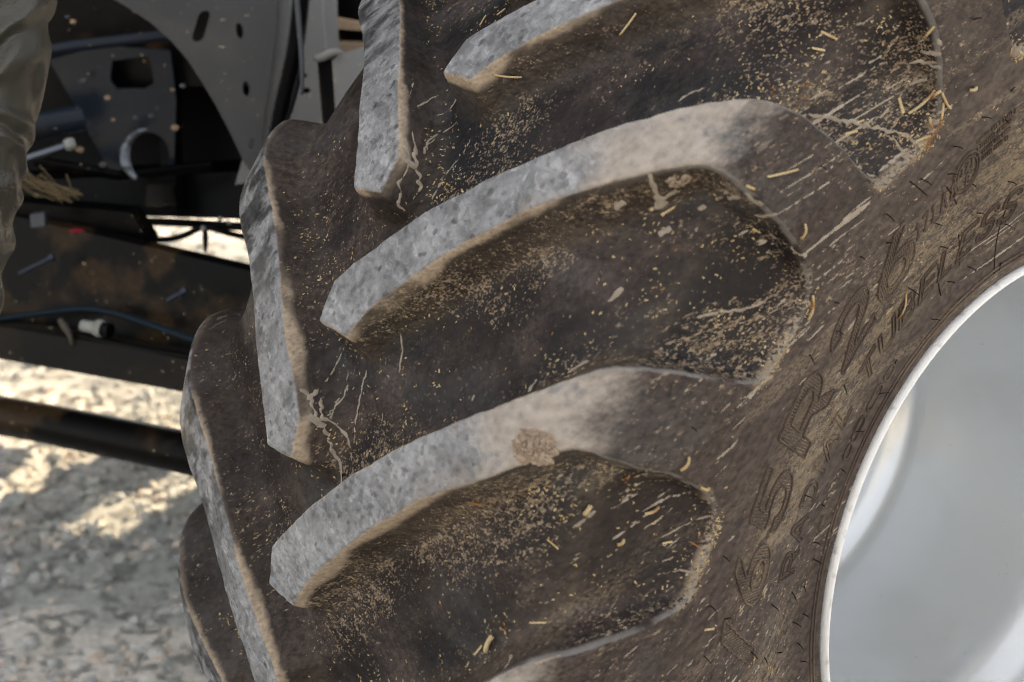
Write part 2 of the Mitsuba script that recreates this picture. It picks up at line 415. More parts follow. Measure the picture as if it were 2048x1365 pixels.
# ------------------------------------------------------------------ the tyre: profile, lug outlines
rho = np.array([0.99850 - 0.72, 0.27853, 0.28701, 0.31277, 0.35513, 0.42629, 0.45539, 0.42606, 0.40028, 0.39038, 0.3955, 0.41515])[1:]
half = np.radians([0, 15, 30, 42, 54, 66, 80, 95, 110, 125, 150])
cs = CubicSpline(np.concatenate([-half[1:][::-1], half]), np.concatenate([rho[1:][::-1], rho]))
qq = np.linspace(0, np.radians(123), 1500)
pr, py = 0.72 + cs(qq) * np.cos(qq), cs(qq) * np.sin(qq)
bead = np.array([[0.497, 0.3275], [0.475, 0.3200], [0.452, 0.3145], [0.428, 0.3105], [0.4135, 0.3080], [0.4095, 0.300], [0.409, 0.27]])
k0 = np.argmax(pr < 0.515)
pr, py = np.concatenate([pr[:k0], bead[:, 0]]), np.concatenate([py[:k0], bead[:, 1]])
ps = np.concatenate([[0], np.cumsum(np.hypot(np.diff(pr), np.diff(py)))])
_, keep = np.unique(ps, return_index=True)
fr_, fy_ = PchipInterpolator(ps[keep], pr[keep]), PchipInterpolator(ps[keep], py[keep])
SMAX = ps[-1]
PHI = 2 * math.pi / 20                     # twenty lugs a side


def profile(s):
    """Radius, lateral position and outward normal of the envelope at signed arc length s from the crown (units of R)."""
    a = np.abs(s); e = 2e-3
    r, y = fr_(np.clip(a, 0, SMAX)), fy_(np.clip(a, 0, SMAX)) * np.sign(s)
    a1, a0 = np.clip(a + e, 0, SMAX), np.clip(a - e, 0, SMAX)
    dr_, dy_ = fr_(a1) - fr_(a0), fy_(a1) - fy_(a0)
    l = np.hypot(dr_, dy_) + 1e-12
    return r, y, dy_ / l, -dr_ / l * np.sign(s)


upper = np.array([[0.800, -0.006], [0.7755, 0.0160], [0.7400, 0.0535], [0.6860, 0.1110], [0.6420, 0.1640], [0.6020, 0.2150], [0.5670, 0.2670], [0.5280, 0.3260], [0.5015, 0.3590], [0.4795, 0.3845],
                  [0.4655, 0.4020], [0.4560, 0.4170], [0.4475, 0.4380], [0.4405, 0.4610], [0.4345, 0.4830], [0.4270, 0.5120], [0.4205, 0.5390], [0.4145, 0.5650], [0.4060, 0.5860], [0.3955, 0.6005], [0.3850, 0.6080]])
lower = np.array([[0.8495, 0.0510], [0.8350, 0.0605], [0.8160, 0.0735], [0.7980, 0.0895], [0.7740, 0.1140], [0.7400, 0.1480], [0.7060, 0.1835], [0.6580, 0.2410], [0.6230, 0.2975], [0.6130, 0.3140],
                  [0.5880, 0.3500], [0.5690, 0.3730], [0.5540, 0.3910], [0.5445, 0.4070], [0.5415, 0.4230], [0.5430, 0.4460], [0.5446, 0.4780], [0.5430, 0.5100], [0.5460, 0.5340], [0.5510, 0.5620],
                  [0.5590, 0.5840], [0.5720, 0.6025], [0.5920, 0.6125], [0.6200, 0.6165], [0.6500, 0.6130], [0.6780, 0.6095], [0.6991, 0.6080]])
nose = np.array([[0.8460, -0.0070]])
lug_poly = np.vstack([nose, upper, [[0.385, 1.6], [0.7012, 1.6]], lower[::-1]])
XS = 0.92 * R                              # metres per radian in the flat layout


def lug_polygon(k, far):
    p = lug_poly.copy()
    p[:, 0] += k * PHI + (PHI / 2 if far else 0)
    if far:
        p[:, 1] *= -1
    return Polygon(np.stack([p[:, 0] * XS, p[:, 1] * R], -1)).buffer(0)


lug_ids = [(k, far) for far in (0, 1) for k in range(-5, 5)]
lug_pgs = [lug_polygon(*i).buffer(0.0035).buffer(-0.0035) for i in lug_ids]
land = shapely.union_all([g.buffer(0.0008) for g in lug_pgs])
NT = 144
tg = (np.arange(NT) / NT) * PHI
sg = np.concatenate([np.arange(-0.86, -0.60, 0.02), np.arange(-0.60, 0.6401, 0.0026), np.arange(0.646, SMAX - 0.06, 0.006), np.linspace(SMAX - 0.058, SMAX, 14)])
NS = len(sg)
TX, SY = np.meshgrid(tg * XS, sg * R, indexing='ij')
pts = np.stack([TX.ravel(), SY.ravel()], -1)
segs = []
for g in getattr(land, 'geoms', [land]):
    for ring in [g.exterior, *g.interiors]:
        c = np.asarray(ring.coords)
        m = np.minimum(c[:-1, 0], c[1:, 0]); M = np.maximum(c[:-1, 0], c[1:, 0])
        ok = (M > -0.16) & (m < PHI * XS + 0.16) & (np.abs(c[:-1, 1]) < 0.70 * R)
        segs.append(np.hstack([c[:-1], c[1:]])[ok])
segs = np.vstack(segs)
dist = np.full(len(pts), 9.0)
for x0, y0, x1, y1 in segs:
    dx, dy = x1 - x0, y1 - y0
    t = np.clip(((pts[:, 0] - x0) * dx + (pts[:, 1] - y0) * dy) / (dx * dx + dy * dy + 1e-12), 0, 1)
    dist = np.minimum(dist, np.hypot(pts[:, 0] - x0 - t * dx, pts[:, 1] - y0 - t * dy))
sd0 = np.where(shapely.contains_xy(land, pts[:, 0], pts[:, 1]), -dist, dist).reshape(NT, NS)
own = np.full(len(pts), 9.0); who = np.zeros(len(pts), int)
ptg = shapely.points(pts)
for i, g in enumerate(lug_pgs):
    bx = g.bounds
    near = (pts[:, 0] > bx[0] - 0.06) & (pts[:, 0] < bx[2] + 0.06) & (np.abs(pts[:, 1]) < 0.66 * R)
    dd = np.full(len(pts), 9.0); dd[near] = shapely.distance(g, ptg[near])
    who = np.where(dd < own, i, who); own = np.minimum(dd, own)
who = who.reshape(NT, NS)
fall = PchipInterpolator(np.array([-9, -3.2, -1.4, 0.2, 1.8, 4.0, 9.0, 14.0, 19, 26, 36, 50, 60]) / 1000, [0, 0, 0.012, 0.055, 0.145, 0.29, 0.60, 0.80, 0.895, 0.95, 0.982, 1.0, 1.0])
depth_of = PchipInterpolator([0, 0.30, 0.39, 0.43, 0.48, 0.53, 0.57, 0.60, 0.62, 0.64, 0.66], np.array([0.0580, 0.0580, 0.0570, 0.0540, 0.0465, 0.0360, 0.0250, 0.0165, 0.0105, 0.005, 0.0]) * R)


def wheel_to_world(r, y, th):
    return HUB + np.asarray(y)[..., None] * AX + (np.asarray(r) * np.cos(th))[..., None] * UP + (np.asarray(r) * np.sin(th))[..., None] * VT


def surface(th, s, sd):
    """Points of the tyre at angles th, arc lengths s, with sd the distance to the nearest lug edge; returns points and depth."""
    r, y, nr, ny = profile(s)
    P = np.stack([r * R * np.cos(th), y * R * np.ones_like(th), r * R * np.sin(th)], -1)
    rough = (meshkit.fbm(P * 95, 2, seed=21) - 0.5)
    sdn = sd + 0.0016 * (meshkit.fbm(P * 60, 2, seed=9) - 0.5) * 2
    tight = np.interp(np.abs(s), [0.33, 0.42, 0.52, 0.60, 0.66], [1.0, 1.55, 1.9, 2.6, 3.0])
    f = fall(np.clip(sdn * np.where(sdn > 0, tight, 1.0), -0.009, 0.06))
    dep = f * depth_of(np.clip(np.abs(s), 0, 0.66))
    lug_rough = 0.0016 * rough * np.clip(1 - np.abs(s) / 0.5, 0, 1) + 0.0012 * (meshkit.fbm(P * 18, 2, seed=2) - 0.5)
    d = dep + lug_rough
    rr, yy = r * R - nr * d, y * R - ny * d
    return wheel_to_world(rr, yy, th), dep, sdn


K0, KN = 0, 7                              # the pitches that the photograph can see, finely meshed
NTH = NT * KN + 1
th_f = K0 * PHI + np.arange(NTH) * PHI / NT
sdF = np.vstack([sd0] * KN + [sd0[:1]])
whoF = np.vstack([who] * KN + [who[:1]])
pitch = np.arange(NTH) // NT
THg, Sg = np.meshgrid(th_f, sg, indexing='ij')
Pf, depF, sdnF = surface(THg, Sg, sdF)


def grid_normals(P):
    a, b = np.gradient(P, axis=0), np.gradient(P, axis=1)
    n = np.cross(b, a)
    return n / (np.linalg.norm(n, axis=-1, keepdims=True) + 1e-15)


Nf = grid_normals(Pf)
out_dir = wheel_to_world(profile(Sg)[2], profile(Sg)[3], THg) - HUB
if (np.sum(Nf * out_dir, -1)).mean() < 0:
    Nf = -Nf
idx = np.arange(NTH * NS).reshape(NTH, NS)
a_, b_, c_, d_ = idx[:-1, :-1], idx[1:, :-1], idx[1:, 1:], idx[:-1, 1:]
e0 = np.cross(Pf[1, 300] - Pf[0, 300], Pf[0, 301] - Pf[0, 300]) @ Nf[0, 300]
tri = np.stack([a_, b_, c_, a_, c_, d_], -1).reshape(-1, 2, 3) if e0 > 0 else np.stack([a_, c_, b_, a_, d_, c_], -1).reshape(-1, 2, 3)
uvF = np.stack([np.clip(sdnF, -0.6, 0.1), depF], -1).reshape(-1, 2)
VF, NFl = Pf.reshape(-1, 3), Nf.reshape(-1, 3)
cell_sd = sdF[:-1, :-1]
is_lug = (cell_sd < 0.018) & (np.abs(Sg[:-1, :-1]) < 0.585)
lug_no = np.where(is_lug, whoF[:-1, :-1], -1)
cell_k = np.broadcast_to(pitch[:-1, None], lug_no.shape)
gid = np.array([k + 100 * far for k, far in lug_ids])
lug_abs = np.where(lug_no >= 0, gid[np.clip(lug_no, 0, None)] + cell_k, -999).reshape(-1)


def sub_mesh(mask):
    f = tri[mask].reshape(-1, 3)
    used, inv = np.unique(f, return_inverse=True)
    return VF[used], inv.reshape(-1, 3), NFl[used], uvF[used]


wheel = thing('tractor_wheel', 'huge dirty tractor wheel with chunky lugged black tyre and silver rim filling the picture', 'wheel')
v1, f1, n1, u1 = sub_mesh(lug_abs == -999)
# the rest of the tyre, on the side away from the camera, in a coarser mesh
st = slice(None, None, 4)
th_c = np.linspace((K0 + KN) * PHI, (K0 + 20) * PHI, (20 - KN) * 24 + 1)
s_c = np.concatenate([sg[st], sg[-1:]])
sd_c = np.vstack([np.vstack([sd0[::6]] * (20 - KN)), sd0[:1]])
sd_c = np.hstack([sd_c[:, st], sd_c[:, -1:]])
THc, Sc = np.meshgrid(th_c, s_c, indexing='ij')
Pc, depc, sdnc = surface(THc, Sc, sd_c)
Nc = grid_normals(Pc)
if (np.sum(Nc * (wheel_to_world(profile(Sc)[2], profile(Sc)[3], THc) - HUB), -1)).mean() < 0:
    Nc = -Nc
ic = np.arange(Pc.shape[0] * Pc.shape[1]).reshape(Pc.shape[:2]) + len(v1)
qa, qb, qc, qd = ic[:-1, :-1], ic[1:, :-1], ic[1:, 1:], ic[:-1, 1:]
tc = np.stack([qa, qb, qc, qa, qc, qd], -1).reshape(-1, 3) if e0 > 0 else np.stack([qa, qc, qb, qa, qd, qc], -1).reshape(-1, 3)
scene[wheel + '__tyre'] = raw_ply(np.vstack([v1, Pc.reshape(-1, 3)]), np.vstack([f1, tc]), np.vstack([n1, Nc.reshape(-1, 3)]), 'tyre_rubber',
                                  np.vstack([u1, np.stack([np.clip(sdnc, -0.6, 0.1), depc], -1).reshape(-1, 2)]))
tyre = wheel + '__tyre'
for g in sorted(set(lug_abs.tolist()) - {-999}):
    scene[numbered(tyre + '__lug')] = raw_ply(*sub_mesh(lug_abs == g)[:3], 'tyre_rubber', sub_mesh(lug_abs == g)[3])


# ------------------------------------------------------------------ raised lettering and moulding on the sidewall
s_line = np.linspace(0.45, SMAX - 0.02, 900)
r_line = fr_(s_line)


def on_side(th, r, lift=0.0):
    """World points on the near sidewall at angle th and radius r (units of R), lifted by metres along the normal."""
    s = np.interp(-np.asarray(r, float), -r_line, s_line)
    rr, yy, nr, ny = profile(s)
    return wheel_to_world(rr * R + nr * lift, yy * R + ny * lift, th)


def letter_shape(ch, w, h, slant=0.0):
    m = meshkit.text_mesh(ch, 1.0, 0.01, bold=True)
    t = m.triangles[np.abs(m.face_normals[:, 2] - 1) < 1e-3]
    g = shapely.union_all([Polygon(x[:, :2]) for x in t]).buffer(0.004)
    x0, y0, x1, y1 = g.bounds
    g = affinity.translate(g, -x0, -y0)
    g = affinity.scale(g, w / (x1 - x0), h / (y1 - y0), origin=(0, 0))
    return affinity.skew(g, xs=slant, origin=(0, 0))


def wrap(flat, th0, r0, depth, sink=0.0012, inverse=False):
    """Bends flat outlines (x along the tyre, y away from the hub) on to the sidewall as raised pieces."""
    ms = []
    for g in getattr(flat, 'geoms', [flat]):
        if g.geom_type != 'Polygon' or g.area < 1e-7:
            continue
        g = g.simplify(0.0003)
        if g.is_empty or not g.is_valid or g.geom_type != 'Polygon':
            continue
        ms.append(trimesh.creation.extrude_polygon(g, depth + sink, engine='earcut'))
    m = trimesh.util.concatenate(ms)
    v, f = trimesh.remesh.subdivide_to_size(m.vertices, m.faces, 0.018, max_iter=6)
    m = trimesh.Trimesh(v, f, process=False)
    r = r0 + v[:, 1] / R
    th = th0 - v[:, 0] / (r0 * R)
    s = np.interp(-r, -r_line, s_line)
    rr, yy, nr, ny = profile(s)
    lift = v[:, 2] - sink
    P = wheel_to_world(rr * R + nr * lift, yy * R + ny * lift, th)
    return trimesh.Trimesh(P, m.faces[:, ::-1], process=False)


def letter(ch, th0, th1, r0, r1, slant=0.0, hatch=0.0028, line=0.0018, depth=0.0016):
    h = (r1 - r0) * R
    w = (th0 - th1) * 0.5 * (r0 + r1) * R * 0.93
    g = letter_shape(ch, w, h, slant)
    edge = g.difference(g.buffer(-line))
    m = wrap(edge, th0, r0, depth)
    if hatch:
        x0, y0, x1, y1 = g.bounds
        inner = g.buffer(-line * 1.6)
        bars = [sbox(x, y0 - 1, x + hatch * 0.5, y1 + 1) for x in np.arange(x0, x1, hatch)]
        m = trimesh.util.concatenate([m, wrap(shapely.union_all(bars).intersection(inner), th0, r0, depth * 0.45)])
    obj('raised_letter', m, 'letter_rubber', tyre)


for ch, t0, t1 in (('/', 1.515, 1.40), ('6', 1.385, 1.270), ('5', 1.250, 1.135), ('R', 1.105, 0.965), ('2', 0.935, 0.810), ('6', 0.795, 0.675)):
    letter(ch, t0, t1, 0.592, 0.676, 6)
for ch, t0, t1 in (('R', 1.370, 1.300), ('A', 1.292, 1.218), ('D', 1.208, 1.140), ('I', 1.128, 1.110), ('A', 1.098, 1.026), ('L', 1.014, 0.958),
                   ('T', 0.905, 0.835), ('U', 0.826, 0.756), ('B', 0.746, 0.678), ('E', 0.667, 0.604), ('L', 0.592, 0.534), ('E', 0.522, 0.459), ('S', 0.449, 0.380), ('S', 0.370, 0.300)):
    letter(ch, t0, t1, 0.500, 0.552, 3, line=0.0015, depth=0.0014)
for ch, t0, t1 in (('1', 0.668, 0.655), ('7', 0.648, 0.630), ('1', 0.623, 0.612), ('A', 0.598, 0.575), ('8', 0.568, 0.548)):
    letter(ch, t0, t1, 0.626, 0.651, 6, hatch=0, line=0.0016, depth=0.0013)
for ch, t0, t1, r0 in (('1', 0.537, 0.530, 0.648), ('7', 0.526, 0.514, 0.648), ('1', 0.510, 0.503, 0.648), ('B', 0.524, 0.511, 0.628)):
    letter(ch, t0, t1, r0, r0 + 0.016, 6, hatch=0, line=0.0013, depth=0.0012)
el = affinity.scale(shapely.Point(0, 0).buffer(0.021, 24), 1.0, 1.12)
flat = shapely.union_all([el.difference(el.buffer(-0.0017)), el.buffer(-0.0045).difference(el.buffer(-0.0058))])
obj('raised_ring', wrap(flat, 0.520, 0.646, 0.0017), 'letter_rubber', tyre)
# four short lines of print too small to read
rows = []
for j in range(4):
    x = 0.0
    while x < 0.062 - 0.004 * j:
        rows.append(sbox(x, -0.0085 * j, x + 0.0011, -0.0085 * j + 0.0050))
        x += 0.0030 if rng.random() < 0.8 else 0.0056
obj('small_print', wrap(shapely.MultiPolygon(rows), 0.492, 0.672, 0.0013), 'letter_rubber', tyre, kind='stuff')


def bead_line(r, t0, t1, w=0.0016, h=0.0012):
    g = sbox(0, 0, (t0 - t1) * r * R, w)
    g = shapely.segmentize(g, 0.01)
    return wrap(g, t0, r, h)


obj('bead_ridge', bead_line(0.4335, 2.2, 0.05), 'letter_rubber', tyre)
obj('bead_ridge', bead_line(0.4265, 2.2, 0.05, 0.0022), 'letter_rubber', tyre)
for t0, t1 in ((0.93, 0.86), (0.84, 0.80), (1.02, 0.955), (1.07, 1.035)):
    g = LineString([(0.004, 0), ((t0 - t1) * 0.455 * R - 0.004, 0)]).buffer(0.0062)
    obj('raised_outline', wrap(g.difference(g.buffer(-0.0013)), t0, 0.458, 0.0014), 'letter_rubber', tyre)
for t0, t1 in ((1.19, 1.11), (1.28, 1.235)):
    g = shapely.union_all([sbox(x, 0, x + 0.0030, 0.0045).difference(sbox(x + 0.001, 0.0012, x + 0.002, 0.0033)) for x in np.arange(0, (t0 - t1) * 0.45 * R, 0.0052)])
    obj('raised_outline', wrap(g, t0, 0.455, 0.0012), 'letter_rubber', tyre)
# thin seams of the mould, radial, and a step line round the buttresses
for t0, r0, t1, r1 in ((0.655, 0.715, 0.625, 0.672), (0.575, 0.655, 0.545, 0.612), (0.53, 0.556, 0.50, 0.49), (0.345, 0.53, 0.35, 0.425), (0.60, 0.545, 0.575, 0.47)):
    tt = np.linspace(0, 1, 14)
    P = on_side(t0 + (t1 - t0) * tt, r0 + (r1 - r0) * tt, 0.0002)
    obj('mould_seam', tube(P, 0.0007, 5), 'spew_rubber', tyre, smooth=True)

SPEWS = [(0.944, 0.573), (1.113, 0.832), (1.176, 0.546), (1.408, 0.558), (1.354, 0.708), (1.506, 0.479), (1.554, 0.516), (1.646, 0.452), (1.435, 0.703), (1.526, 0.557), (1.385, 0.675), (1.277, 0.707), (0.716, 0.71),
         (0.791, 0.705), (0.735, 0.676), (0.869, 0.699), (0.896, 0.668), (0.703, 0.564), (0.622, 0.449), (0.545, 0.481), (0.501, 0.621), (0.609, 0.617), (0.471, 0.563), (0.372, 0.573), (0.569, 0.67), (0.462, 0.473),
         (0.318, 0.438), (0.324, 0.496), (0.632, 0.703), (0.591, 0.567), (0.954, 0.691), (0.478, 0.823), (0.416, 0.673), (0.405, 0.705), (0.549, 0.699), (0.477, 0.702), (0.777, 0.846),
         (1.0, 0.462), (1.1, 0.456), (1.2, 0.470), (1.3, 0.462), (1.35, 0.452), (1.42, 0.462), (1.42, 0.492), (1.5, 0.456), (1.58, 0.462), (0.88, 0.452), (0.79, 0.457), (1.48, 0.60), (1.60, 0.62)]
for t_, r_ in SPEWS:
    p0 = on_side(np.array([t_]), np.array([r_]))[0]
    d = AX * 1.0 + 0.35 * rng.standard_normal(3)
    d /= np.linalg.norm(d); l = rng.uniform(0.007, 0.0125)
    obj('vent_spew', tube([p0 - d * 0.002, p0 + d * l * 0.6, p0 + d * l + np.array([0, 0, -0.0012])], [0.00075, 0.0006, 0.00045], 5), 'spew_rubber', tyre, smooth=True)


# ------------------------------------------------------------------ the rim
def revolve(profile_ry, n=240, th0=0.0, th1=2 * math.pi):
    """Turns (radius, lateral) points, units of R, round the axle."""
    pr_ = np.asarray(profile_ry, float)
    th = np.linspace(th0, th1, n)
    P = wheel_to_world(pr_[None, :, 0] * R * np.ones((n, 1)), pr_[None, :, 1] * R * np.ones((n, 1)), th[:, None] * np.ones((1, len(pr_))))
    i = np.arange(n * len(pr_)).reshape(n, -1)
    q = np.stack([i[:-1, :-1], i[1:, :-1], i[1:, 1:], i[:-1, 1:]], -1).reshape(-1, 4)
    return trimesh.Trimesh(P.reshape(-1, 3), np.vstack([q[:, [0, 1, 2]], q[:, [0, 2, 3]]]), process=False)


def rounded(points, rad=0.02, n=8):
    """Rounds the corners of a polyline."""
    P = np.asarray(points, float); out = [P[0]]
    for a, b, c in zip(P[:-2], P[1:-1], P[2:]):
        u, v = a - b, c - b
        lu, lv = np.linalg.norm(u), np.linalg.norm(v)
        k = min(rad, 0.48 * lu, 0.48 * lv)
        s, e = b + u / lu * k, b + v / lv * k
        t = np.linspace(0, 1, n)[:, None]
        out += list((1 - t) ** 2 * s + 2 * t * (1 - t) * b + t * t * e)
    return np.array(out + [P[-1]])


rim = obj('rim', revolve(rounded([(0.399, 0.300), (0.392, 0.268), (0.386, 0.200), (0.381, 0.185), (0.357, 0.135), (0.350, 0.105), (0.352, -0.180), (0.318, -0.212), (0.16, -0.200), (0.0005, -0.200)], 0.022)), 'silver_paint', wheel, smooth=True)
obj('flange', revolve(rounded([(0.4100, 0.285), (0.4105, 0.310), (0.4060, 0.3155), (0.4015, 0.3125), (0.3990, 0.298)], 0.006)), 'flange_paint', rim, smooth=True)
obj('inner_barrel', revolve([(0.41, -0.27), (0.37, -0.26), (0.352, -0.18)], 120), 'silver_paint', rim, smooth=True)

# ------------------------------------------------------------------ straw, chaff and mud on the tyre
fl_v, fl_f = [], []
flat_sd, flat_dep, flat_s = sdnF.ravel(), depF.ravel(), Sg.ravel()
w = 0.025 + 0.60 * np.exp(-np.clip(flat_sd, 0, 1) / 0.022) * (flat_dep > 0.01) * (flat_sd > 0.008) + 0.07 * (flat_dep > 0.006) + 1.7 * np.exp(-((flat_s - 0.615) / 0.012) ** 2) * (np.abs(flat_sd) < 0.012) \
    + 0.22 * np.exp(-((flat_s - 0.76) / 0.06) ** 2) * (flat_s > 0)
w *= np.clip(meshkit.fbm(VF * 7, 2, seed=31) * 2.6 - 0.75, 0.02, 2) * np.clip(meshkit.noise(VF * 38, 17) * 3.2 - 1.3, 0.06, 3) * ((flat_sd > 0.004) | (flat_s > 0.5)) * (flat_s > -0.3)
w = w / w.sum()
for i in rng.choice(len(VF), 7000, p=w):
    big = rng.random() < 0.013
    l = rng.uniform(0.007, 0.016) if big else rng.uniform(0.0010, 0.0036) * rng.uniform(0.6, 1.0)
    wd = l * rng.uniform(0.10, 0.22) if big else l * rng.uniform(0.2, 0.5)
    n_ = NFl[i]
    if rng.random() < 0.55:
        d = np.cross(np.cross(n_, S0 + 0.5 * rng.standard_normal(3)), n_)
    else:
        d = np.cross(n_, rng.standard_normal(3))
    d /= np.linalg.norm(d) + 1e-9
    d = d + n_ * rng.uniform(-0.05, 0.30); d /= np.linalg.norm(d)
    e = np.cross(n_, d); e /= np.linalg.norm(e); u_ = np.cross(d, e)
    c = VF[i] + n_ * (0.0004 + 0.2 * l * max(0, d @ n_))
    b8 = np.array([[x, y, z] for x in (-.5, .5) for y in (-.5, .5) for z in (-.5, .5)]) * [l, wd, wd * 0.45]
    fl_v.append(c + b8 @ np.stack([d, e, u_]))
    fl_f.append(np.array([[0, 1, 3], [0, 3, 2], [4, 6, 7], [4, 7, 5], [0, 4, 5], [0, 5, 1], [2, 3, 7], [2, 7, 6], [0, 2, 6], [0, 6, 4], [1, 5, 7], [1, 7, 3]]) + 8 * len(fl_f))
obj('chaff', trimesh.Trimesh(np.vstack(fl_v), np.vstack(fl_f), process=False), 'straw', label='fine yellow chaff and straw crumbs stuck all over the dirty tyre', cat='chaff', kind='stuff')
# ------------------------------------------------------------------ pieces of straw long enough to pick out, mud lumps
def pixel_hit(u, v):
    """The point of the fine tyre mesh nearest to a surveyed line of sight, and its normal."""
    d = at(u, v, 1.0) - CAM; d /= np.linalg.norm(d)
    q = VF - CAM; t = q @ d
    e = np.einsum('ij,ij->i', q, q) - t * t
    ok = (e < 0.006 ** 2) & ((NFl @ d) < 0)
    i = np.where(ok)[0]
    if len(i) == 0:
        i = np.argsort(e)[:5]
    j = i[np.argmin(t[i] + 40 * e[i])]
    return VF[j], NFl[j]


for (u0, v0, u1, v1, wd, what) in (
        (1236, 78, 1270, 38, 0.0022, 'long yellow straw leaning across the top valley under the uppermost right lug'),
        (990, 160, 1042, 164, 0.0020, 'straw lying level beside the nose of the uppermost right lug'),
        (1548, 356, 1606, 344, 0.0020, 'bent straw with a seed end on the shoulder of the middle right lug'),
        (1828, 228, 1868, 186, 0.0026, 'yellow straw in the top pocket corner beside the sidewall'),
        (1855, 200, 1887, 192, 0.0030, 'fat yellow straw wedged across the right rim of the top pocket'),
        (1856, 232, 1866, 252, 0.0026, 'short orange straw chip in the bottom right corner of the top pocket'),
        (1888, 196, 1912, 220, 0.0022, 'curved straw on the sidewall just right of the top pocket'),
        (1175, 1036, 1187, 1018, 0.0040, 'broad yellow straw chip in the lowest right valley under the lug'),
        (1302, 1032, 1326, 1022, 0.0028, 'straw chip pointing at the lowest pocket corner'),
        (1245, 1098, 1258, 1085, 0.0030, 'pair-like straw chip in the middle of the lowest pocket'),
        (962, 1302, 976, 1274, 0.0046, 'wide flat straw flake near the bottom edge of the picture'),
        (1372, 948, 1386, 920, 0.0026, 'yellow straw on the sidewall above the lowest pocket corner'),
        (1405, 985, 1425, 985, 0.0030, 'straw tuft piece stuck at the top corner of the lowest pocket'),
        (1614, 478, 1622, 446, 0.0022, 'upright straw stuck at the right rim of the middle pocket'),
        (1628, 640, 1636, 596, 0.0024, 'straw on the crusted rim of the middle pocket above its lower corner'),
        (1806, 640, 1822, 592, 0.0020, 'straw lying along the raised inner lettering'),
        (1948, 188, 1962, 176, 0.0032, 'straw chip on the sidewall right of the top pocket'),
        (1504, 372, 1520, 376, 0.0026, 'short straw chip on the shoulder beside the middle right lug'),
        (1850, 80, 1870, 62, 0.0024, 'straw chip on the upper right rim of the top pocket')):
    a0, n0 = pixel_hit(u0, v0); a1, n1_ = pixel_hit(u1, v1)
    if np.linalg.norm(a1 - a0) > 0.09:
        a1 = a0 + (a1 - a0) / np.linalg.norm(a1 - a0) * 0.05
    mid = (a0 + a1) / 2 + n0 * 0.004
    obj('straw_piece', tube([a0 + n0 * wd * 0.4, mid, a1 + n1_ * wd * 0.5], wd * 0.5, 7, n=7), 'straw', smooth=True, label=what, cat='straw')


def lump(center, normal, size, n, seed, key, label, cat):
    r_ = np.random.default_rng(seed); _, e, f = frame(normal); V, F = [], []
    for i in range(n):
        k = size * math.sqrt(r_.random()); g = r_.uniform(0, 6.28)
        s_ = size * r_.uniform(0.05, 0.17) * (1.5 if r_.random() < 0.1 else 1)
        v = ico.vertices * r_.uniform(0.7, 1.3, 3) * s_ * (1 + 0.30 * r_.standard_normal((len(ico.vertices), 1)))
        V.append(v + center + e * k * math.cos(g) * 1.15 + f * k * math.sin(g) * 0.8 + normal * (size * 0.30 * (1 - (k / size) ** 2) * r_.random() - 0.2 * s_)); F.append(ico.faces + 42 * i)
    obj(key, trimesh.Trimesh(np.vstack(V), np.vstack(F), process=False), 'dried_mud', smooth=35, label=label, cat=cat)


def mud_ribbons(strokes, key, label):
    """Dried runs of mud lying on the tyre; each stroke: width in metres and where it runs."""
    r_ = np.random.default_rng(len(strokes)); V, F = [], []; nv = 0
    for wd, *px in strokes:
        px = np.asarray(px, float); t = np.arange(len(px)); n = max(8, int(np.hypot(*np.diff(px, axis=0).T).sum() / 3.2))
        pp = np.stack([np.interp(np.linspace(0, len(px) - 1, n), t, px[:, k]) for k in (0, 1)], -1) + r_.normal(0, 0.6, (n, 2))
        H = [pixel_hit(*q) for q in pp]
        P = np.array([h[0] for h in H]); N = np.array([h[1] for h in H])
        ok = np.concatenate([[True], np.linalg.norm(np.diff(P, axis=0), axis=1) < 0.02])
        P, N = P[ok], N[ok]; n = len(P)
        if n < 4:
            continue
        P[1:-1] = (P[:-2] + 2 * P[1:-1] + P[2:]) / 4; N[1:-1] = (N[:-2] + N[1:-1] + N[2:]); N /= np.linalg.norm(N, axis=1, keepdims=True)
        Tn = np.gradient(P, axis=0); Sd = np.cross(N, Tn); Sd /= np.linalg.norm(Sd, axis=1, keepdims=True) + 1e-9
        e = np.linspace(0, 1, n)
        wv = wd * 0.5 * (0.55 + 0.9 * meshkit.noise(np.stack([e * n * 0.35, e * 0, e * 0 + nv * 0.7], -1), 4)) * np.clip(np.minimum(e, 1 - e) * 7 + 0.25, 0, 1)
        g = np.linspace(0, np.pi, 7)
        C = P[:, None] + Sd[:, None] * (np.cos(g)[None, :, None] * wv[:, None, None]) + N[:, None] * ((np.sin(g)[None, :] * np.minimum(0.0012, wv[:, None] * 0.5) - 0.0005)[..., None])
        i_ = np.arange(n * 7).reshape(n, 7) + nv; nv += n * 7
        q = np.stack([i_[:-1, :-1], i_[:-1, 1:], i_[1:, 1:], i_[1:, :-1]], -1).reshape(-1, 4)
        V.append(C.reshape(-1, 3)); F.append(np.vstack([q[:, [0, 1, 2]], q[:, [0, 2, 3]]]))
    obj(key, trimesh.Trimesh(np.vstack(V), np.vstack(F), process=False), 'pale_mud', smooth=True, label=label, cat='dried mud', kind='stuff')


